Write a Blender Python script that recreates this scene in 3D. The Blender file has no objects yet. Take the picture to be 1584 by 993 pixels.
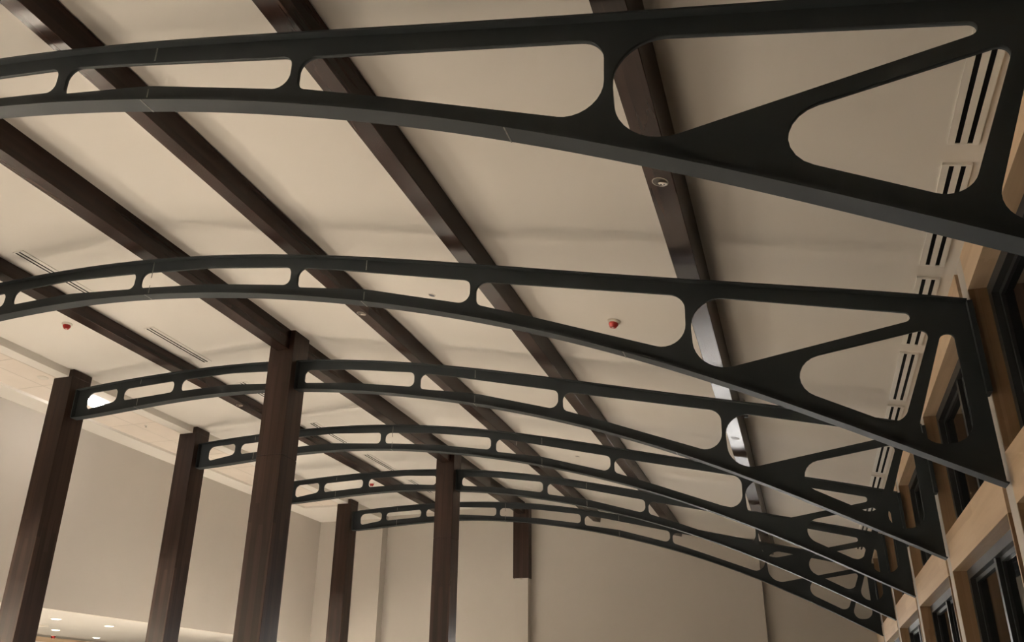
import bpy, bmesh, math, random
from mathutils import Matrix, Vector

SC = bpy.context.scene
COL = SC.collection
S = 3.6            # metres per truss spacing: every measure below is in truss spacings, eye level = 0
EYE = 1.6
FLOOR = -EYE / S

# ------------------------------------------------------------------ camera, world, lights, exposure
def euler_cam(yaw, pit, rol):
    f = Vector((math.sin(yaw) * math.cos(pit), math.cos(yaw) * math.cos(pit), math.sin(pit)))
    r = Vector((math.cos(yaw), -math.sin(yaw), 0.0)); u = r.cross(f)
    c, s = math.cos(rol), math.sin(rol)
    r2 = c * r + s * u; u2 = -s * r + c * u
    return Matrix(((r2.x, u2.x, -f.x), (r2.y, u2.y, -f.y), (r2.z, u2.z, -f.z)))
cam_d = bpy.data.cameras.new('camera'); cam = bpy.data.objects.new('camera', cam_d); COL.objects.link(cam)
cam.matrix_world = Matrix.Translation((0, 0, EYE)) @ euler_cam(-0.364716322, 0.400395905, 0.0243070172).to_4x4()
cam_d.sensor_width = 36.0; cam_d.sensor_fit = 'HORIZONTAL'
cam_d.lens = 1297.54823 * 36.0 / 1584.0
cam_d.shift_x = (792 - 738.851723) / 1584.0
cam_d.shift_y = (546.091398 - 496.5) / 1584.0
cam_d.clip_start = 0.05
SC.camera = cam

SC.view_settings.view_transform = 'Standard'; SC.view_settings.look = 'None'
SC.view_settings.exposure = 0.36; SC.view_settings.gamma = 1.0; SC.view_settings.use_curve_mapping = False

W = bpy.data.worlds.new('night'); SC.world = W; W.use_nodes = True
W.node_tree.nodes['Background'].inputs[0].default_value = (0.02, 0.025, 0.035, 1)
W.node_tree.nodes['Background'].inputs[1].default_value = 0.05

WARM = (1.0, 0.93, 0.83)
def spot(x, y, z, power, angle, blend=0.6, size=0.05, target=None, col=WARM):
    l = bpy.data.lights.new('spot_light', 'SPOT'); l.energy = power; l.spot_size = math.radians(angle); l.spot_blend = blend
    l.shadow_soft_size = size; l.color = col
    o = bpy.data.objects.new('spot_light', l); COL.objects.link(o); o.location = P(x, y, z)
    if target:
        d = P(*target) - P(x, y, z); o.rotation_euler = d.to_track_quat('-Z', 'Y').to_euler()
    return o
def P(x, y, z): return Vector((x * S, y * S, z * S + EYE))
# spots lighting the floor: a few seen downlights, the rest added without fixtures
GAIN = {'aisle': 0.95, 'aisle_near': 0.2, 'low_near': 0.03, 'low_far': 2.9, 'low_back': 0.5, 'beam_b': 3.2, 'glare': 1.0, 'added_lobby': 0.6}
for y in (2.5, 3.42, 4.4, 5.4, 6.2):  # row added for bounce to the ceiling; only the glaring lamp is seen
    spot(-3.6, y, 1.53, 15000 * GAIN['aisle'], 46, 0.8, 0.05, (-3.3, y, FLOOR))
for y in (-1.2, -.4, 0.45, 1.5):
    spot(-3.6, y, 1.53, 15000 * GAIN['aisle_near'], 46, 0.8, 0.05, (-3.3, y, FLOOR))
for x, y in ((-4.5, 4.32), (-4.52, 4.81), (-5.24, 5.05), (-5.5, 5.75), (-6.45, 4.6), (-6.5, 6.1)):  # last two added to brighten the space behind the wood band
    spot(x, y, 0.455, 420 * GAIN['low_back'], 130)
for y in (-1.4, -.5, .4, 1.3, 2.2, 3.1):  # added out of view, throwing beam shadows to the right
    spot(-4.7, y, 0.455, 14000 * GAIN['low_near'], 84, 0.7)
    spot(-5.9, y, 0.455, 14000 * GAIN['low_far'], 84, 0.7)
for y in (0.6, 2.639, 4.70):  # beam lamps are off; these spots are added to even out the hall
    spot(-1.504, y, 1.40, 6000 * GAIN['beam_b'], 54, 0.8)
# the glaring lamp, turned into the hall
spot(-3.58, 3.42, 1.51, 5000 * GAIN['glare'], 60, 0.5, 0.08, (-2.4, 2.2, FLOOR))
# spots of an unseen lobby put in for its reflection in beam and vents
for x in (-1.3, -.8, -.3):
    spot(x, 7.25, .42, 4200 * GAIN['added_lobby'], 120, 0.5, 0.1, (x, 7.7, -.1), (0.94, 0.96, 1.0))

# ------------------------------------------------------------------ materials
def mat(name, col, rough=0.6, spec=0.5, metal=0.0):
    m = bpy.data.materials.new(name); m.use_nodes = True
    b = m.node_tree.nodes['Principled BSDF']
    b.inputs['Base Color'].default_value = (*col, 1); b.inputs['Roughness'].default_value = rough
    b.inputs['Specular IOR Level'].default_value = spec; b.inputs['Metallic'].default_value = metal
    return m
def N(m, t, **kw):
    n = m.node_tree.nodes.new(t)
    for k, v in kw.items(): setattr(n, k, v)
    return n
def link(m, a, b): m.node_tree.links.new(a, b)
def bsdf(m): return m.node_tree.nodes['Principled BSDF']
def mottled(name, c1, c2, scale=(2, 2, 2), rough=0.6, spec=0.5, detail=4, bump=0.0, rvar=0.0):
    m = mat(name, c1, rough, spec)
    tc = N(m, 'ShaderNodeTexCoord'); mp = N(m, 'ShaderNodeMapping'); mp.inputs['Scale'].default_value = scale
    no = N(m, 'ShaderNodeTexNoise'); no.inputs['Scale'].default_value = 1.0; no.inputs['Detail'].default_value = detail
    cr = N(m, 'ShaderNodeValToRGB'); cr.color_ramp.elements[0].position = 0.3; cr.color_ramp.elements[1].position = 0.7
    cr.color_ramp.elements[0].color = (*c1, 1); cr.color_ramp.elements[1].color = (*c2, 1)
    link(m, tc.outputs['Object'], mp.inputs['Vector']); link(m, mp.outputs[0], no.inputs['Vector'])
    link(m, no.outputs['Fac'], cr.inputs[0]); link(m, cr.outputs[0], bsdf(m).inputs['Base Color'])
    if bump:
        bp = N(m, 'ShaderNodeBump'); bp.inputs['Strength'].default_value = bump; bp.inputs['Distance'].default_value = 0.01
        link(m, no.outputs['Fac'], bp.inputs['Height']); link(m, bp.outputs[0], bsdf(m).inputs['Normal'])
    if rvar:
        mr = N(m, 'ShaderNodeMapRange'); mr.inputs['To Min'].default_value = rough - rvar; mr.inputs['To Max'].default_value = rough + rvar
        link(m, no.outputs['Fac'], mr.inputs['Value']); link(m, mr.outputs[0], bsdf(m).inputs['Roughness'])
    return m
def wood(name, cols, along, rough, spec=0.5, board=0.0, grain=3.0):
    # grain stretched along one axis, lamella boards across it
    m = mat(name, cols[0], rough, spec)
    tc = N(m, 'ShaderNodeTexCoord'); mp = N(m, 'ShaderNodeMapping')
    sc = [14.0, 14.0, 14.0]; sc['xyz'.index(along)] = 0.5
    mp.inputs['Scale'].default_value = [v * grain / 3 for v in sc]
    no = N(m, 'ShaderNodeTexNoise'); no.inputs['Detail'].default_value = 6; no.inputs['Scale'].default_value = 1.0; no.inputs['Distortion'].default_value = 0.6
    n2 = N(m, 'ShaderNodeTexNoise'); n2.inputs['Detail'].default_value = 2; n2.inputs['Scale'].default_value = 0.9
    mp2 = N(m, 'ShaderNodeMapping'); s2 = [1.6, 1.6, 1.6]; s2['xyz'.index(along)] = 0.45; mp2.inputs['Scale'].default_value = s2
    link(m, tc.outputs['Object'], mp.inputs['Vector']); link(m, mp.outputs[0], no.inputs['Vector'])
    link(m, tc.outputs['Object'], mp2.inputs['Vector']); link(m, mp2.outputs[0], n2.inputs['Vector'])
    mx = N(m, 'ShaderNodeMath', operation='ADD'); 
    ml = N(m, 'ShaderNodeMath', operation='MULTIPLY'); ml.inputs[1].default_value = 0.5
    link(m, no.outputs['Fac'], ml.inputs[0]); link(m, ml.outputs[0], mx.inputs[0])
    ml2 = N(m, 'ShaderNodeMath', operation='MULTIPLY'); ml2.inputs[1].default_value = 0.5
    link(m, n2.outputs['Fac'], ml2.inputs[0]); link(m, ml2.outputs[0], mx.inputs[1])
    fac = mx.outputs[0]
    if board:
        bm_ = N(m, 'ShaderNodeMapping'); bs = [1 / board] * 3; bs['xyz'.index(along)] = 0.4; bm_.inputs['Scale'].default_value = bs
        vo = N(m, 'ShaderNodeTexVoronoi'); vo.inputs['Scale'].default_value = 1.0; vo.distance = 'CHEBYCHEV'; vo.inputs['Randomness'].default_value = 0.35
        link(m, tc.outputs['Object'], bm_.inputs['Vector']); link(m, bm_.outputs[0], vo.inputs['Vector'])
        sp = N(m, 'ShaderNodeSeparateColor'); link(m, vo.outputs['Color'], sp.inputs[0])
        ms = N(m, 'ShaderNodeMath', operation='MULTIPLY_ADD'); ms.inputs[1].default_value = 0.28; ms.inputs[2].default_value = -0.14
        link(m, sp.outputs[0], ms.inputs[0])
        ad = N(m, 'ShaderNodeMath', operation='ADD'); link(m, fac, ad.inputs[0]); link(m, ms.outputs[0], ad.inputs[1]); fac = ad.outputs[0]
    cr = N(m, 'ShaderNodeValToRGB'); e = cr.color_ramp.elements
    e[0].position = 0.3; e[0].color = (*cols[0], 1); e[1].position = 0.72; e[1].color = (*cols[-1], 1)
    if len(cols) > 2:
        k = e.new(0.5); k.color = (*cols[1], 1)
    link(m, fac, cr.inputs[0]); link(m, cr.outputs[0], bsdf(m).inputs['Base Color'])
    bp = N(m, 'ShaderNodeBump'); bp.inputs['Strength'].default_value = 0.06; bp.inputs['Distance'].default_value = 0.004
    link(m, no.outputs['Fac'], bp.inputs['Height']); link(m, bp.outputs[0], bsdf(m).inputs['Normal'])
    return m
def emit(name, col, strength):
    m = mat(name, (0.9, 0.9, 0.9)); b = bsdf(m)
    b.inputs['Emission Color'].default_value = (*col, 1); b.inputs['Emission Strength'].default_value = strength
    return m

M = {}
M['ceiling'] = mottled('ceiling_paint', (0.72, 0.69, 0.64), (0.74, 0.71, 0.66), (0.4, 0.4, 0.4), 0.8, 0.2)
M['wall'] = mottled('wall_paint', (0.54, 0.505, 0.46), (0.56, 0.525, 0.48), (0.5, 0.5, 0.5), 0.8, 0.2)
M['white'] = mottled('white_paint', (0.76, 0.73, 0.68), (0.78, 0.75, 0.70), (0.5, 0.5, 0.5), 0.7, 0.3)
M['cream'] = mottled('cream_paint', (0.50, 0.48, 0.445), (0.53, 0.51, 0.47), (0.5, 0.5, 0.5), 0.7, 0.3)
M['tile'] = mottled('ceiling_tile', (0.74, 0.67, 0.60), (0.77, 0.70, 0.63), (3, 3, 3), 0.9, 0.1)
M['grid'] = mat('tile_grid', (0.60, 0.54, 0.47), 0.7)
M['floor'] = mottled('floor_stone', (0.48, 0.45, 0.41), (0.56, 0.52, 0.47), (0.7, 0.7, 0.7), 0.5, 0.4)
M['hall_floor'] = mottled('darkened_hall_floor', (0.10, 0.085, 0.07), (0.15, 0.13, 0.11), (9, 9, 9), 0.95, 0.05)  # unseen hall floor, darkened to cut its bounce onto ceiling and beams
M['steel'] = mottled('black_steel', (0.023, 0.0275, 0.030), (0.029, 0.033, 0.0355), (1.5, 1.5, 1.5), 0.6, 0.15)
M['seam'] = mottled('bare_weld', (0.11, 0.105, 0.10), (0.24, 0.23, 0.215), (30, 30, 30), 0.5)
M['beam'] = wood('stained_beam', [(0.015, 0.0074, 0.0055), (0.024, 0.012, 0.009), (0.036, 0.0186, 0.014)], 'y', 0.27, 0.2, 0.12)
M['column'] = wood('stained_column', [(0.015, 0.0078, 0.0056), (0.029, 0.0152, 0.0108), (0.046, 0.025, 0.018)], 'z', 0.38, 0.22, 0.11)
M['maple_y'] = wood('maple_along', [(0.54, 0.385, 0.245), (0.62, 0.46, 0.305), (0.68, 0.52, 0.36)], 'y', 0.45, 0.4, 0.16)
M['maple_z_shaded'] = wood('maple_upright_shaded', [(0.21, 0.125, 0.062), (0.26, 0.16, 0.083), (0.32, 0.205, 0.115)], 'z', 0.45, 0.4, 0.2)  # darker, browner maple: low light on the jambs put into its colour
M['groove'] = wood('brown_ply_edge', [(0.06, 0.03, 0.012), (0.085, 0.045, 0.02), (0.12, 0.065, 0.03)], 'z', 0.5, 0.3)
M['frame'] = mottled('black_window_frame', (0.012, 0.013, 0.014), (0.018, 0.019, 0.02), (4, 4, 4), 0.45, 0.4)
M['alu'] = mottled('white_aluminium', (0.80, 0.78, 0.73), (0.83, 0.81, 0.76), (6, 6, 6), 0.28, 0.5)
M['slot'] = mat('slot_black', (0.004, 0.004, 0.004), 0.8, 0.05)
M['red'] = mottled('red_plastic', (0.30, 0.012, 0.009), (0.36, 0.018, 0.013), (20, 20, 20), 0.3)
M['plastic'] = mottled('white_plastic', (0.66, 0.61, 0.54), (0.70, 0.65, 0.58), (20, 20, 20), 0.4)
M['navy'] = mottled('dark_disc', (0.02, 0.02, 0.045), (0.03, 0.03, 0.06), (20, 20, 20), 0.3)
M['can'] = mottled('lamp_can', (0.035, 0.026, 0.018), (0.05, 0.036, 0.024), (20, 20, 20), 0.4)
M['rim'] = mottled('brushed_rim', (0.30, 0.27, 0.22), (0.36, 0.32, 0.27), (20, 20, 20), 0.35, 0.5)
M['lit'] = emit('lit_lens', (1.0, 0.88, 0.74), 9.0)
M['bright'] = emit('bright_lens', (1.0, 0.95, 0.88), 60.0)
g = bpy.data.materials.new('window_glass'); g.use_nodes = True; b = bsdf(g)
b.inputs['Base Color'].default_value = (0.75, 0.8, 0.8, 1); b.inputs['Roughness'].default_value = 0.02
b.inputs['Transmission Weight'].default_value = 1.0; b.inputs['IOR'].default_value = 1.5
M['glass'] = g

# ------------------------------------------------------------------ mesh helpers (all in truss spacings)
def bx(bm, x0, x1, y0, y1, z0, z1):
    v = [bm.verts.new((x * S, y * S, z * S)) for x in (x0, x1) for y in (y0, y1) for z in (z0, z1)]
    for f in ((0, 1, 3, 2), (4, 6, 7, 5), (0, 4, 5, 1), (2, 3, 7, 6), (0, 2, 6, 4), (1, 5, 7, 3)):
        bm.faces.new([v[i] for i in f])
def ribbon(bm, pts, y0, y1, t, up=True):
    # strip of thickness t following pts (x,z) given as the lower (up) or upper line
    n = len(pts); rows = []
    for i, (x, z) in enumerate(pts):
        a = pts[max(i - 1, 0)]; c = pts[min(i + 1, n - 1)]
        d = Vector((c[0] - a[0], c[1] - a[1])).normalized(); nx, nz = -d.y, d.x
        k = t if up else -t
        q = (x + nx * k, z + nz * k)
        rows.append([bm.verts.new((px * S, py * S, pz * S)) for px, pz in ((x, z), q) for py in (y0, y1)])
    for r0, r1 in zip(rows[:-1], rows[1:]):
        bm.faces.new((r0[0], r0[1], r1[1], r1[0])); bm.faces.new((r0[2], r1[2], r1[3], r0[3]))
        bm.faces.new((r0[0], r1[0], r1[2], r0[2])); bm.faces.new((r0[1], r0[3], r1[3], r1[1]))
    for r in (rows[0], rows[-1]): bm.faces.new((r[0], r[2], r[3], r[1]))
def lathe(bm, prof, n=28, frame=None):
    # prof: (radius, height) in metres; about z, then moved by frame
    rings = []
    for r, h in prof:
        if r < 1e-6: rings.append([bm.verts.new((0, 0, h))])
        else: rings.append([bm.verts.new((r * math.cos(2 * math.pi * k / n), r * math.sin(2 * math.pi * k / n), h)) for k in range(n)])
    for a, b_ in zip(rings[:-1], rings[1:]):
        for k in range(n):
            q = [a[k % len(a)], a[(k + 1) % len(a)], b_[(k + 1) % len(b_)], b_[k % len(b_)]]
            u = []
            for v in q:
                if v not in u: u.append(v)
            if len(u) > 2: bm.faces.new(u)
    if frame is not None: bmesh.ops.transform(bm, matrix=frame, verts=bm.verts)
def new_mesh(name, bm, m, smooth=False, bevel=0.0):
    if bevel: bmesh.ops.bevel(bm, geom=list(bm.edges), offset=bevel, segments=2, affect='EDGES', profile=0.5)
    bmesh.ops.recalc_face_normals(bm, faces=list(bm.faces))
    me = bpy.data.meshes.new(name); bm.to_mesh(me); bm.free(); me.materials.append(m)
    if smooth:
        for p in me.polygons: p.use_smooth = True
    return me
def obj(name, me, parent=None, loc=None):
    o = bpy.data.objects.new(name, me); COL.objects.link(o)
    if parent: o.parent = parent
    if loc is not None: o.location = loc
    return o
def part(name, bm, m, parent=None, loc=None, smooth=False, bevel=0.0):
    return obj(name, new_mesh(name, bm, m, smooth, bevel), parent, loc)
def tag(o, label, cat, group=None):
    o['label'] = label; o['category'] = cat
    if group: o['group'] = group
    return o
def thing(name, label, cat, loc, group=None):
    return tag(obj(name, None, loc=loc), label, cat, group)
def dup(root, loc, label, group=None):
    r = root.copy(); COL.objects.link(r); r.location = loc; r['label'] = label
    if group: r['group'] = group
    for ch in list(root.children):
        c = ch.copy(); COL.objects.link(c); c.parent = r
        for g_ in list(ch.children):
            d = g_.copy(); COL.objects.link(d); d.parent = c
    return r
def struct(name, bm, m, bevel=0.0, smooth=False, parent=None):
    o = obj(name, new_mesh(name, bm, m, smooth, bevel), parent, None if parent else Vector((0, 0, EYE)))
    o['kind'] = 'structure'
    return o
def box_struct(name, m, *boxes, bevel=0.0, parent=None):
    bm = bmesh.new()
    for q in boxes: bx(bm, *q)
    return struct(name, bm, m, bevel, parent=parent)

# ------------------------------------------------------------------ measures
TY = [1.0994 + i for i in range(6)]                 # planes of the six trusses
YB = 6.77                                            # back wall
Y0 = -2.2                                            # wall behind the camera
XW = 0.462                                           # inner face of the window wall
XL = -4.037                                          # upper wall on the left
PT = [-0.0011258937140278457, -0.012256266253998647, -0.04381163541293299, -0.042379015123530664, -0.0008747684436675034, -0.23563162153837364, 1.039026410492172]
PB = [0.0019639111721017747, 0.016582510596187084, 0.04923833328023957, 0.05597930613195545, -0.08805796234264732, -0.5108846740164263, 0.7164135086882762]
def poly(c, x):
    r = 0.0
    for k in c: r = r * x + k
    return r
ztop = lambda x: poly(PT, x)
zbot = lambda x: poly(PB, x)
CK = [(-3.4156, 1.570), (-2.794, 1.5925), (-2.0855, 1.610), (-1.4615, 1.4975), (-0.8134, 1.3445), (-0.144, 1.194), (0.462, 1.0505)]
def ceil_z(x):
    for (x0, z0), (x1, z1) in zip(CK[:-1], CK[1:]):
        if x <= x1: return z0 + (z1 - z0) * (x - x0) / (x1 - x0)
    return z1 + (z1 - z0) / (x1 - x0) * (x - x1)
def ceil_slope(x): return math.atan((ceil_z(x + .05) - ceil_z(x - .05)) / .1)

# ------------------------------------------------------------------ room shell
box_struct('floor', M['floor'], (-7.2, -2.75, Y0 - .1, 7.8, FLOOR - .05, FLOOR))
box_struct('floor', M['hall_floor'], (-2.75, .75, Y0 - .1, 7.8, FLOOR - .05, FLOOR))
bm = bmesh.new()
pts = CK[:-1] + [(0.56, CK[-1][1] - .0233)]
fine = []
for i, (x, z) in enumerate(pts):                      # soften the folds of the roof a little
    if 0 < i < len(pts) - 1:
        a, c = pts[i - 1], pts[i + 1]
        for k in range(-3, 4):
            t = k / 3 * .035
            q = (x + t, z + (z - a[1]) / (x - a[0]) * t) if t < 0 else (x + t, z + (c[1] - z) / (c[0] - x) * t)
            m1 = (z - a[1]) / (x - a[0]); m2 = (c[1] - z) / (c[0] - x); w = .035
            fine.append((x + t, z + m1 * t + (m2 - m1) * (t + w) ** 2 / (4 * w) if abs(t) <= w else q[1]))
    else: fine.append((x, z))
ribbon(bm, fine, Y0, YB + .02, .03)
struct('ceiling', bm, M['ceiling'])
# aisle ceiling of tiles on the left, hung on a thin grid
bm = bmesh.new(); bx(bm, -3.876, -3.49, Y0, 6.12, 1.547, 1.56); tile = struct('ceiling', bm, M['tile'])
bm = bmesh.new()
for x in (-3.700, -3.535): bx(bm, x - .0022, x + .0022, Y0, 6.12, 1.5462, 1.5475)
y = 3.14 - .3466 * 15
while y < 6.1:
    if y > Y0: bx(bm, -3.876, -3.49, y - .0022, y + .0022, 1.5462, 1.5475)
    y += .3466
o = part('ceiling_grid', bm, M['grid'], tile)
# painted edge beam between aisle and hall, perimeter soffit, low room ceiling
box_struct('trim_1', M['white'], (-3.495, -3.4156, Y0, YB, 1.531, 1.60), bevel=.004)
box_struct('trim_2', M['white'], (XL - .02, -3.876, Y0, YB, 1.531, 1.60), (-3.876, -3.495, 6.12, YB, 1.531, 1.60))
box_struct('wall_left', M['wall'], (XL - .06, XL, Y0, YB, .468, 1.60))
box_struct('ceiling', M['cream'], (-7.2, XL - .06, Y0, YB, .468, .50))
box_struct('wall_left', M['wall'], (-7.25, -7.2, Y0, YB, FLOOR, .50))
box_struct('wall_back', M['wall'], (-7.2, -1.5, YB, YB + .05, FLOOR, 1.70), (.15, .60, YB, YB + .05, FLOOR, 1.70), (-1.5, .15, YB, YB + .05, .34, 1.70))  # opening added below view, for the reflection under the rightmost beam
box_struct('wall_back', M['white'], (-1.7, .35, 7.75, 7.80, FLOOR, .5), (-1.75, -1.7, YB + .05, 7.8, FLOOR, .5), (.35, .40, YB + .05, 7.8, FLOOR, .5))  # walls of the unseen room added behind the opening
box_struct('ceiling', M['white'], (-1.75, .40, YB + .05, 7.8, .46, .50))  # ceiling of that added room
box_struct('wall_front', M['wall'], (-7.2, .60, Y0 - .05, Y0, FLOOR, 1.70))
# painted pilasters on the back wall
box_struct('trim_3', M['wall'], (XL, -3.405, 6.67, YB, FLOOR, 1.60))
box_struct('trim_4', M['wall'], (-2.185, -2.074, 6.705, YB, FLOOR, .986))
box_struct('trim_5', M['wall'], (-.372, -.266, 6.71, YB, FLOOR, 1.22))

# ------------------------------------------------------------------ window wall on the right
bm = bmesh.new()
ROWS = [0.0994] + TY
for yi in ROWS: bx(bm, XW, .56, yi + .004, yi + .065, FLOOR, ceil_z(XW) + .01)
bx(bm, XW + .1, .60, Y0, .0994 + .004, FLOOR, 1.06)
struct('wall_right', bm, M['wall'])
tn = 6; wn = 1
for i, yi in enumerate(ROWS):
    ya = yi + .100; yb = (yi + 1.004) if i < 6 else YB
    box_struct('trim_%d' % tn, M['groove'], (XW + .012, .56, yi + .065, yi + .100, FLOOR, ceil_z(XW) + .005)); tn += 1
    box_struct('trim_%d' % tn, M['maple_y'], (XW, .56, ya, yb, .957, ceil_z(XW) + .004)); tn += 1
    box_struct('trim_%d' % tn, M['maple_y'], (XW, .56, ya, yb, .437, .552)); tn += 1
    box_struct('trim_%d' % tn, M['maple_y'], (XW, .56, ya, yb, FLOOR, -.15)); tn += 1
    # jamb linings
    if i < 6:
        box_struct('trim_%d' % tn, M['maple_z_shaded'], (XW + .0006, .56, yb - .006, yb, .552, .957), (XW + .0006, .56, yb - .006, yb, -.15, .437)); tn += 1
    box_struct('trim_%d' % tn, M['maple_z_shaded'], (XW, .56, ya, ya + .009, .552, .957), (XW, .56, ya, ya + .009, -.15, .437)); tn += 1
    for z0, z1 in ((.552, .957), (-.15, .437)):
        w0, w1 = ya + .009, (yb - .006 if i < 6 else YB)
        t = .028; xm = .502
        root = obj('window_%d' % wn, None, loc=P(xm, (w0 + w1) / 2, z0)); root['kind'] = 'structure'; wn += 1
        lx = lambda a: a - xm
        cy = (w0 + w1) / 2; hy = (w1 - w0) / 2; h = z1 - z0
        bm = bmesh.new()
        bx(bm, 0, .05, -hy, hy, h - t, h); bx(bm, 0, .05, -hy, hy, 0, t)
        bx(bm, 0, .05, -hy, -hy + t, t, h - t); bx(bm, 0, .05, hy - t, hy, t, h - t)
        part('window_frame', bm, M['frame'], root)
        bm = bmesh.new(); bx(bm, .004, .046, .010, .034, t, h - t); part('mullion', bm, M['frame'], root)
        bm = bmesh.new()
        for a, c in ((-hy + t, .010), (.034, hy - t)):      # inner sash lines
            bx(bm, .016, .034, a, c, h - t - .012, h - t); bx(bm, .016, .034, a, c, t, t + .012)
            bx(bm, .016, .034, a, a + .012, t + .012, h - t - .012); bx(bm, .016, .034, c - .012, c, t + .012, h - t - .012)
        part('sash', bm, M['frame'], root)
        for a, c in ((-hy + t + .012, .010 - .012), (.034 + .012, hy - t - .012)):
            bm = bmesh.new(); bx(bm, .023, .0265, a, c, t + .012, h - t - .012); part('pane', bm, M['glass'], root)

# ------------------------------------------------------------------ steel trusses
def fillet(poly_, seg=9):
    out = []; n = len(poly_)
    for i, (x, z, r) in enumerate(poly_):
        p = Vector((x, z)); a = Vector(poly_[i - 1][:2]) - p; c = Vector(poly_[(i + 1) % n][:2]) - p
        la, lc = a.length, c.length; a.normalize(); c.normalize()
        ang = a.angle(c); tl = r / math.tan(ang / 2); mx = .49 * min(la, lc)
        if tl > mx: tl = mx; r = tl * math.tan(ang / 2)
        p0 = p + a * tl; p1 = p + c * tl; ctr = p + (a + c).normalized() * (r / math.sin(ang / 2))
        v0 = p0 - ctr; v1 = p1 - ctr; th = v0.angle_signed(v1)
        for k in range(seg + 1):
            q = v0.copy(); q.rotate(Matrix.Rotation(-th * k / seg, 2)); out.append((ctr.x + q.x, ctr.y + q.y))
    return out
HR = [
    [(.3845, .85, .016), (.4125, .848, .014), (.4115, .579, .05), (.2845, .580, .055)],
    [(-.06, .8047, .057), (.367, .8695, .016), (.268, .6255, .038)],
    [(-.197, 1.045, .075), (.3797, .9015, .0134), (-.190, .808, .085)],
    [(-.812, 1.1875, .034), (-.204, 1.045, .05), (-.210, .874, .075), (-.633, 1.041, .5), (-.811, 1.108, .03)],
    [(-1.447, 1.343, .03), (-1.30, 1.310, .4), (-.829, 1.194, .03), (-.830, 1.111, .04), (-1.19, 1.219, .6), (-1.446, 1.267, .022)]]
H3 = lambda xl: [(xl, 1.433 - (xl + 2.112) * .1, .03), (-1.8, 1.402, .8), (-1.474, 1.349, .03), (-1.475, 1.280, .022), (-1.8, 1.336, .8), (xl - .002, 1.370 - (xl + 2.114) * .11, .022)]
H4 = lambda xr: [(-2.735, 1.457, .03), (-2.45, 1.459, .8), (xr, 1.436 - (xr + 2.14) * .075, .022), (xr - .002, 1.371 - (xr + 2.142) * .09, .022), (-2.45, 1.399, .8), (-2.735, 1.396, .02)]
HL = [
    [(-3.090, 1.447, .03), (-2.776, 1.457, .025), (-2.780, 1.396, .022), (-3.088, 1.383, .02)],
    [(-3.323, 1.447, .04), (-3.127, 1.455, .025), (-3.128, 1.385, .03), (-3.320, 1.357, .025)]]
X0, X1 = -3.3865, .4519
FT, FW, WT = .0045, .0213, .0045                     # flange thickness, half width, web half thickness
BASE = (X1, zbot(X1))
def plate(name, x0, x1, holes, mt, parent):
    # web plate with its cut-outs: filled flat outline, given its thickness
    n = 80; xs = [x0 + (x1 - x0) * k / n for k in range(n + 1)]
    out = [(x, zbot(x) + FT * .5) for x in xs] + [(x, ztop(x) - FT * .5) for x in reversed(xs)]
    cu = bpy.data.curves.new('outline', 'CURVE'); cu.dimensions = '2D'; cu.fill_mode = 'BOTH'; cu.extrude = WT * S
    for loop in [out] + [fillet(h) for h in holes]:
        sp = cu.splines.new('POLY'); sp.points.add(len(loop) - 1); sp.use_cyclic_u = True
        for q, (x, z) in zip(sp.points, loop): q.co = ((x - BASE[0]) * S, (z - BASE[1]) * S, 0, 1)
    tmp = bpy.data.objects.new('outline', cu); COL.objects.link(tmp)
    dg = bpy.context.evaluated_depsgraph_get(); dg.update()
    me = bpy.data.meshes.new_from_object(tmp.evaluated_get(dg))
    me.transform(Matrix.Rotation(math.pi / 2, 4, 'X'))
    bpy.data.objects.remove(tmp); bpy.data.curves.remove(cu)
    me.name = name; me.materials.clear(); me.materials.append(mt)
    b2 = bmesh.new(); b2.from_mesh(me); bmesh.ops.remove_doubles(b2, verts=b2.verts, dist=1e-5); bmesh.ops.recalc_face_normals(b2, faces=b2.faces); b2.to_mesh(me); b2.free()
    return obj(name, me, parent)
def chord(x0, x1, f, n=70): return [(x0 + (x1 - x0) * k / n - BASE[0], f(x0 + (x1 - x0) * k / n) - BASE[1]) for k in range(n + 1)]
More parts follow.
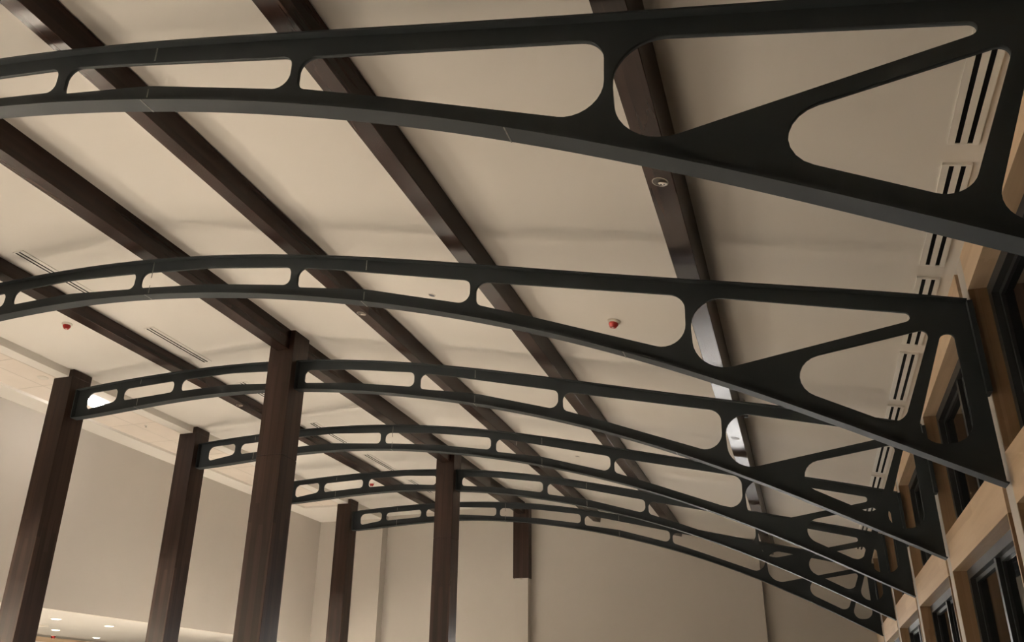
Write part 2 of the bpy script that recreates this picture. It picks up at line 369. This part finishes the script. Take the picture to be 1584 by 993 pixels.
def make_truss(loc, label, split):
    t = thing('steel_truss', label, 'truss', loc, 'arched steel trusses across the hall')
    if split: spans = [(X0, -2.2, [H4(-2.222)] + HL), (-2.072, X1, HR + [H3(-2.035)])]
    else: spans = [(X0, X1, HR + [H3(-2.112), H4(-2.140)] + HL)]
    for a, c, holes in spans:
        plate('web', a, c, holes, M['steel'], t)
        bm = bmesh.new(); ribbon(bm, chord(a, c, zbot), -FW, FW, FT, True); part('bottom_flange', bm, M['steel'], t)
        bm = bmesh.new(); ribbon(bm, chord(a, c, ztop), -FW, FW, FT, False); part('top_flange', bm, M['steel'], t)
    bm = bmesh.new(); bx(bm, -.0015, .0098, -FW, FW, .215, ztop(X1) - BASE[1] - FT); part('end_plate', bm, M['steel'], t)
    ends = [X0] + ([-2.2, -2.072] if split else [])
    for xe in ends:                                   # connection plates against the timber
        d = .006 if xe != -2.2 else -.006
        bm = bmesh.new(); bx(bm, min(xe, xe + d) - BASE[0], max(xe, xe + d) - BASE[0], -FW * 1.25, FW * 1.25, zbot(xe) - BASE[1] + FT, ztop(xe) - BASE[1] - FT)
        part('end_plate', bm, M['steel'], t)
    for xj in (-2.990, -2.067, -1.190, -.375):        # field splices with bare weld lines
        bm = bmesh.new(); w = .0016; e = .0007
        hz = ztop(xj) - zbot(xj)
        x = xj - BASE[0]; zb = zbot(xj) - BASE[1]; zt = ztop(xj) - BASE[1]
        if xj > -.5: spans_z = []
        elif xj < -2.9: spans_z = [(zb + FT, zb + .050), (zt - .030, zt - FT)]
        else: spans_z = [(zb + FT, zb + .045), (zt - .068, zt - FT)] if xj < -1.5 else [(zb + FT, zb + .040), (zt - .040, zt - FT)]
        if split and xj == -2.067: bm.free(); continue
        for z0, z1 in spans_z:
            b2 = bmesh.new(); bx(b2, x - w, x + w, -WT - e, -WT, z0, z1); part('splice_seam', b2, M['seam'], t)
        sl = (zbot(xj + .01) - zbot(xj - .01)) / .02
        for k in range(6):                            # line across the underside of the bottom flange
            ya = -FW + 2 * FW * k / 6; yb_ = -FW + 2 * FW * (k + 1) / 6
            bx(bm, x - w * .7, x + w * .7, ya, yb_, zb - e - abs(sl) * w, zb + .0006)
        part('splice_seam', bm, M['seam'], t)
    return t
TL = ['nearest steel truss, sweeping across the top of the photo to the upper right corner',
      'second nearest steel truss, its pierced end against the windows',
      'third steel truss, broken by the biggest column, ending at the leftmost column',
      'fourth steel truss, passing unbroken behind the big left-middle column',
      'fifth steel truss, broken by the slimmer looking middle column farther back',
      'sixth and farthest steel truss, lowest and nearest the back wall']
tl = lambda i: P(BASE[0], TY[i], BASE[1])
whole = make_truss(tl(1), TL[1], False)
for i in (0, 3, 5): dup(whole, tl(i), TL[i])
cut = make_truss(tl(2), TL[2], True)
dup(cut, tl(4), TL[4])

# ------------------------------------------------------------------ roof beams
BEAMS = [(-.194, .064, .080, -.235), (-.8614, .0640, .0700, -.242), (-1.5037, .0585, .0745, -.184), (-2.127, .0640, .1000, -.0), (-2.825, .0635, .0600, .018)]
BL = ['rightmost dark roof beam, steep in the photo, with a round recessed spotlight near the top truss',
      'second dark roof beam from the windows, running down the middle of the ceiling',
      'third dark roof beam from the windows, starting in the top left corner',
      'fourth dark roof beam from the windows, deepest one, carried by the two middle columns',
      'leftmost dark roof beam, beside the long slot vents above the left columns']
bframes = []
for (x, w, h, a), lab in zip(BEAMS, BL):
    gap = .035
    fr = Matrix.Translation(P(x, 0, ztop(x) + gap)) @ Matrix.Rotation(-a, 4, 'Y')
    bframes.append(fr)
    root = tag(obj('roof_beam', None), lab, 'beam', 'dark wood beams along the ceiling'); root.matrix_world = fr
    ylast = 6.69 if x == -2.127 else YB
    cuts = [Y0, ylast]
    if x == -2.127:                                   # beam rests between the middle columns
        cuts = [Y0, TY[2] - .063, TY[2] + .063, TY[4] - .063, TY[4] + .063, ylast]
    bm = bmesh.new()
    for y0, y1 in zip(cuts[::2], cuts[1::2]): bx(bm, -w / 2, w / 2, y0, y1, 0, h - .002)
    part('beam_body', bm, M['beam'], root, bevel=.006)
    if x == -1.5037:                                   # pale straps on its side far down the hall
        for y in (4.53, 5.55):
            bm = bmesh.new(); bx(bm, w / 2, w / 2 + .001, y - .004, y + .004, .008, .05); part('strap', bm, M['seam'], root)

# ------------------------------------------------------------------ timber columns
def make_column(x0, x1, yc, ztop_, label, seam, notch):
    d = .063; cx = (x0 + x1) / 2; hw = (x1 - x0) / 2
    t = thing('timber_column', label, 'column', P(cx, yc, FLOOR), 'dark timber columns')
    zt = ztop_ - FLOOR; nz = (notch - FLOOR) if notch else zt
    if seam:
        zs = seam - FLOOR
        bm = bmesh.new(); bx(bm, -hw, hw, -d, d, 0, zs - .0012); part('shaft', bm, M['column'], t, bevel=.005)
        bm = bmesh.new(); bx(bm, -hw + .0025, hw - .0025, -d + .0025, d - .0025, zs - .004, zs + .004); part('joint', bm, M['beam'], t)
        bm = bmesh.new(); bx(bm, -hw, hw, -d, d, zs + .0012, nz); part('column_head', bm, M['column'], t, bevel=.005)
    else:
        bm = bmesh.new(); bx(bm, -hw, hw, -d, d, 0, nz); part('shaft', bm, M['column'], t, bevel=.005)
        bm = bmesh.new(); bx(bm, -3.4156 - cx, hw, -d, d, nz, zt); part('column_head', bm, M['column'], t, bevel=.005)
    return t
CLAB = ['leftmost timber column, beside the glaring lamp at the end of the third truss',
        'second timber column from the left, slimmer, in front of the plain left wall',
        'hidden timber column behind the big left-middle column, only a sliver showing at its right edge',
        'timber column at the left end of the farthest truss, left of the back wall pilaster edge']
for i, lab in zip((2, 3, 4, 5), CLAB):
    make_column(-3.513, -3.388, TY[i], 1.567, lab, None, 1.530)
make_column(-2.200, -2.072, TY[2], 1.6095, 'biggest timber column, left of centre, reaching up to the deep roof beam', 1.010, None)
make_column(-2.200, -2.072, TY[4], 1.6095, 'timber column near the centre of the photo, under the deep roof beam farther back', 1.010, None)
t = thing('timber_pilaster', 'short dark timber pilaster hanging high on the back wall, right of the centre column', 'pilaster', P(-2.13, 6.70, .986))
bm = bmesh.new(); bx(bm, -.0675, .0675, -.010, .0695, 0, .605); part('pilaster_body', bm, M['column'], t, bevel=.004)
bm = bmesh.new(); bx(bm, -.012, .012, -.004, .004, -.010, 0); part('fixing_tab', bm, M['rim'], t)

# ------------------------------------------------------------------ slot vents along the windows and along the left beam
def slope_frame(x, y, dz=0.0):
    return Matrix.Translation(P(x, y, ceil_z(x) + dz)) @ Matrix.Rotation(-ceil_slope(x), 4, 'Y')
def make_vent(fr, label, L, Wd, slots, sw, group, edge, th):
    t = tag(obj('slot_vent', None), label, 'vent', group); t.matrix_world = fr
    bm = bmesh.new()
    xs = [-Wd / 2] + [v for s in slots for v in (s - sw / 2, s + sw / 2)] + [Wd / 2]
    for a, c in zip(xs[::2], xs[1::2]): bx(bm, a, c, 0, L, th, 0)
    bx(bm, -Wd / 2, Wd / 2, -edge, 0, th, 0); bx(bm, -Wd / 2, Wd / 2, L, L + edge, th, 0)
    part('vent_frame', bm, M['alu'], t)
    for s in slots:
        bm = bmesh.new(); bx(bm, s - sw / 2, s + sw / 2, 0, L, th * .72, .0005); part('slot', bm, M['slot'], t)
    return t
RN = ['first', 'second', 'third', 'fourth', 'fifth', 'sixth', 'seventh', 'eighth', 'ninth', 'tenth']
proto = None
for k in range(10):
    y = 1.699 + .525 * (k - 1)
    lab = '%s white two-slot vent from the viewer in the row along the windows' % RN[k]
    fr = slope_frame(.4075, y)
    if proto is None: proto = make_vent(fr, lab, .445, .0555, (-.0100, .0119), .0092, 'slot vents along the windows', .005, -.0060)
    else:
        o = dup(proto, fr.translation, lab); o.matrix_world = fr
proto = None
LN = ['first', 'second', 'third', 'fourth', 'fifth', 'sixth']
for k, y in enumerate((2.04, 2.782, 3.515, 4.25, 4.97, 5.69)):
    lab = '%s slender slot vent from the viewer beside the leftmost roof beam' % LN[k]
    fr = slope_frame(-2.700, y)
    if proto is None: proto = make_vent(fr, lab, .43, .052, (-.014, .004), .0085, 'slot vents beside the leftmost beam', .004, -.0030)
    else:
        o = dup(proto, fr.translation, lab); o.matrix_world = fr

# ------------------------------------------------------------------ detectors, sprinklers, lamps
def make_detector(fr, label, s=1.0):
    t = tag(obj('smoke_detector', None), label, 'detector', 'red detectors on the ceiling'); t.matrix_world = fr
    bm = bmesh.new(); lathe(bm, [(0, 0), (.085 * s, 0), (.085 * s, -.012 * s), (.066 * s, -.028 * s), (0, -.028 * s)]); part('base', bm, M['plastic'], t, smooth=False)
    bm = bmesh.new(); lathe(bm, [(0, -.028 * s), (.060 * s, -.028 * s), (.062 * s, -.048 * s), (.050 * s, -.072 * s), (.040 * s, -.088 * s), (.036 * s, -.09 * s), (0, -.09 * s)]); part('red_cover', bm, M['red'], t, smooth=False)
    bm = bmesh.new(); lathe(bm, [(0, -.09 * s), (.014 * s, -.09 * s), (.012 * s, -.096 * s), (0, -.098 * s)], 14); part('lens', bm, M['plastic'], t)
    return t
make_detector(slope_frame(-.5112, 2.69), 'red smoke detector seen through the large slot of the second truss')
make_detector(slope_frame(-3.02, 2.612), 'red smoke detector at far left, above the leftmost column')
make_detector(slope_frame(-3.0137, 5.667), 'tiny red smoke detector showing through a slot of the fifth truss')
def make_disc(fr, label):
    t = tag(obj('sprinkler_cover', None), label, 'sprinkler', 'dark round discs in the ceiling'); t.matrix_world = fr
    bm = bmesh.new(); lathe(bm, [(.056, 0), (.056, -.006), (.044, -.006), (.044, 0)]); part('rim', bm, M['plastic'], t)
    bm = bmesh.new(); lathe(bm, [(0, -.001), (.044, -.001), (.044, -.003), (0, -.005)]); part('disc', bm, M['navy'], t)
make_disc(slope_frame(-1.1755, 2.58), 'dark blue round disc in the ceiling seen through the second truss')
make_disc(slope_frame(-1.188, 4.863), 'small dark round disc in the ceiling seen through the fourth truss')
def make_spot(fr, label, tilt, lens=True):
    t = tag(obj('recessed_spotlight', None), label, 'spotlight', 'recessed spotlights in the beams'); t.matrix_world = fr
    R_ = .060
    bm = bmesh.new(); lathe(bm, [(R_ + .008, 0), (R_ + .008, -.003), (R_, -.004), (R_, 0)]); part('rim', bm, M['rim'], t)
    bm = bmesh.new(); lathe(bm, [(0, -.0008), (R_, -.0008), (R_, -.0016), (0, -.0016)]); part('recess', bm, M['can'], t)
    if lens:
        bm = bmesh.new(); q = Matrix.Translation((.020, .012, -.008)) @ Matrix.Rotation(tilt, 4, 'X')
        lathe(bm, [(0, .004), (.034, .004), (.036, -.002), (.030, -.006), (0, -.006)], 24, q); lamp = part('lamp_head', bm, M['plastic'], t)
        for dx in (-.013, .013):
            bm = bmesh.new(); q2 = q @ Matrix.Translation((dx, .006, -.0065)); lathe(bm, [(0, .001), (.009, .001), (.009, -.001), (0, -.001)], 16, q2); part('lamp_opening', bm, M['slot'], lamp)
    return t
def on_beam(i, y): return bframes[i] @ Matrix.Translation((0, y * S, 0))
make_spot(on_beam(0, 1.653), 'recessed spotlight with tilted white lamp head, in the rightmost beam under the nearest truss', .25)
make_spot(on_beam(0, 3.714), 'empty dark recessed spotlight hole in the rightmost beam, seen through the third truss', .2, False)
make_spot(on_beam(2, 2.639), 'recessed spotlight in the third beam, just under the second truss', .2)
make_spot(on_beam(4, 3.684), 'recessed spotlight in the leftmost beam, left of the biggest column', .2)
def make_downlight(x, y, z, r, mt, name, label, cat, group, dome=.014):
    t = thing(name, label, cat, P(x, y, z), group)
    bm = bmesh.new(); lathe(bm, [(r * 1.22, 0), (r * 1.22, -.006), (r, -.012), (r, 0)]); part('trim_ring', bm, M['plastic'], t)
    bm = bmesh.new(); lathe(bm, [(0, -.002), (r, -.002), (r, -.008), (r * .86, -.006 - dome * .5), (r * .5, -.006 - dome * .87), (0, -.006 - dome)]); part('lens', bm, mt, t)
    return t
make_downlight(-3.600, 3.42, 1.547, .17, M['bright'], 'glaring_lamp', 'glaring ceiling lamp shining through the end slot of the third truss', 'lamp', None, .13)
make_downlight(-3.602, 3.043, 1.547, .085, M['plastic'], 'ceiling_fixture', 'unlit white round fixture in the tile ceiling, left of the leftmost column', 'ceiling light', None)
t = thing('ceiling_sprinkler', 'small pale sprinkler under the tile ceiling, between the two left columns', 'sprinkler', P(-3.637, 3.874, 1.547))
bm = bmesh.new(); lathe(bm, [(0, 0), (.045, 0), (.040, -.010), (.012, -.014), (0, -.014)], 18); part('escutcheon', bm, M['plastic'], t)
bm = bmesh.new(); lathe(bm, [(0, -.014), (.010, -.014), (.008, -.035), (.024, -.038), (.024, -.042), (0, -.042)], 18); part('nozzle', bm, M['rim'], t)
for (x, y), lab in zip(((-4.4985, 4.3236), (-4.517, 4.8124), (-5.2379, 5.0496), (-5.5063, 5.7464)),
        ('lit round downlight at bottom left, nearest the leftmost column', 'lit round downlight at bottom left, nearest the second column',
         'lit round downlight at bottom left, just above the wood band', 'small lit round downlight at bottom left, farthest back')):
    make_downlight(x, y, .468, .105, M['lit'], 'round_downlight', lab, 'downlight', 'downlights in the low ceiling')
# low room: grille, wood band with a red detector behind it
t = thing('ceiling_grille', 'pale rectangular air grille in the low ceiling, beside the leftmost column', 'grille', P(-5.09, 4.72, .468))
bm = bmesh.new(); bx(bm, -.07, .07, -.05, .05, -.004, 0); part('grille_frame', bm, M['plastic'], t)
for k in range(5):
    bm = bmesh.new(); bx(bm, -.06, .06, -.04 + k * .018, -.032 + k * .018, -.0055, -.004); part('louvre', bm, M['grid'], t)
make_detector(Matrix.Translation(P(-5.70, 5.487, .468)), 'red ceiling detector at the bottom left edge, just above the wood band', 1.1)
bm = bmesh.new(); bx(bm, -5.85, -5.80, 3.5, YB, .418, .454); struct('trim_%d' % tn, bm, M['maple_y']); tn += 1
box_struct('wall_left', M['white'], (-5.845, -5.805, 3.5, YB, FLOOR, .418))
# hanger beside the rightmost beam
t = thing('pipe_hanger', 'thin hanger rod with a clip beside the rightmost beam, seen through the third truss', 'hanger', P(-.128, 3.42, ceil_z(-.128)))
bm = bmesh.new(); bx(bm, -.003, .003, -.003, .003, -.06, 0); part('rod', bm, M['rim'], t)
bm = bmesh.new(); bx(bm, -.008, .008, -.008, .008, -.075, -.06); part('clip', bm, M['steel'], t)
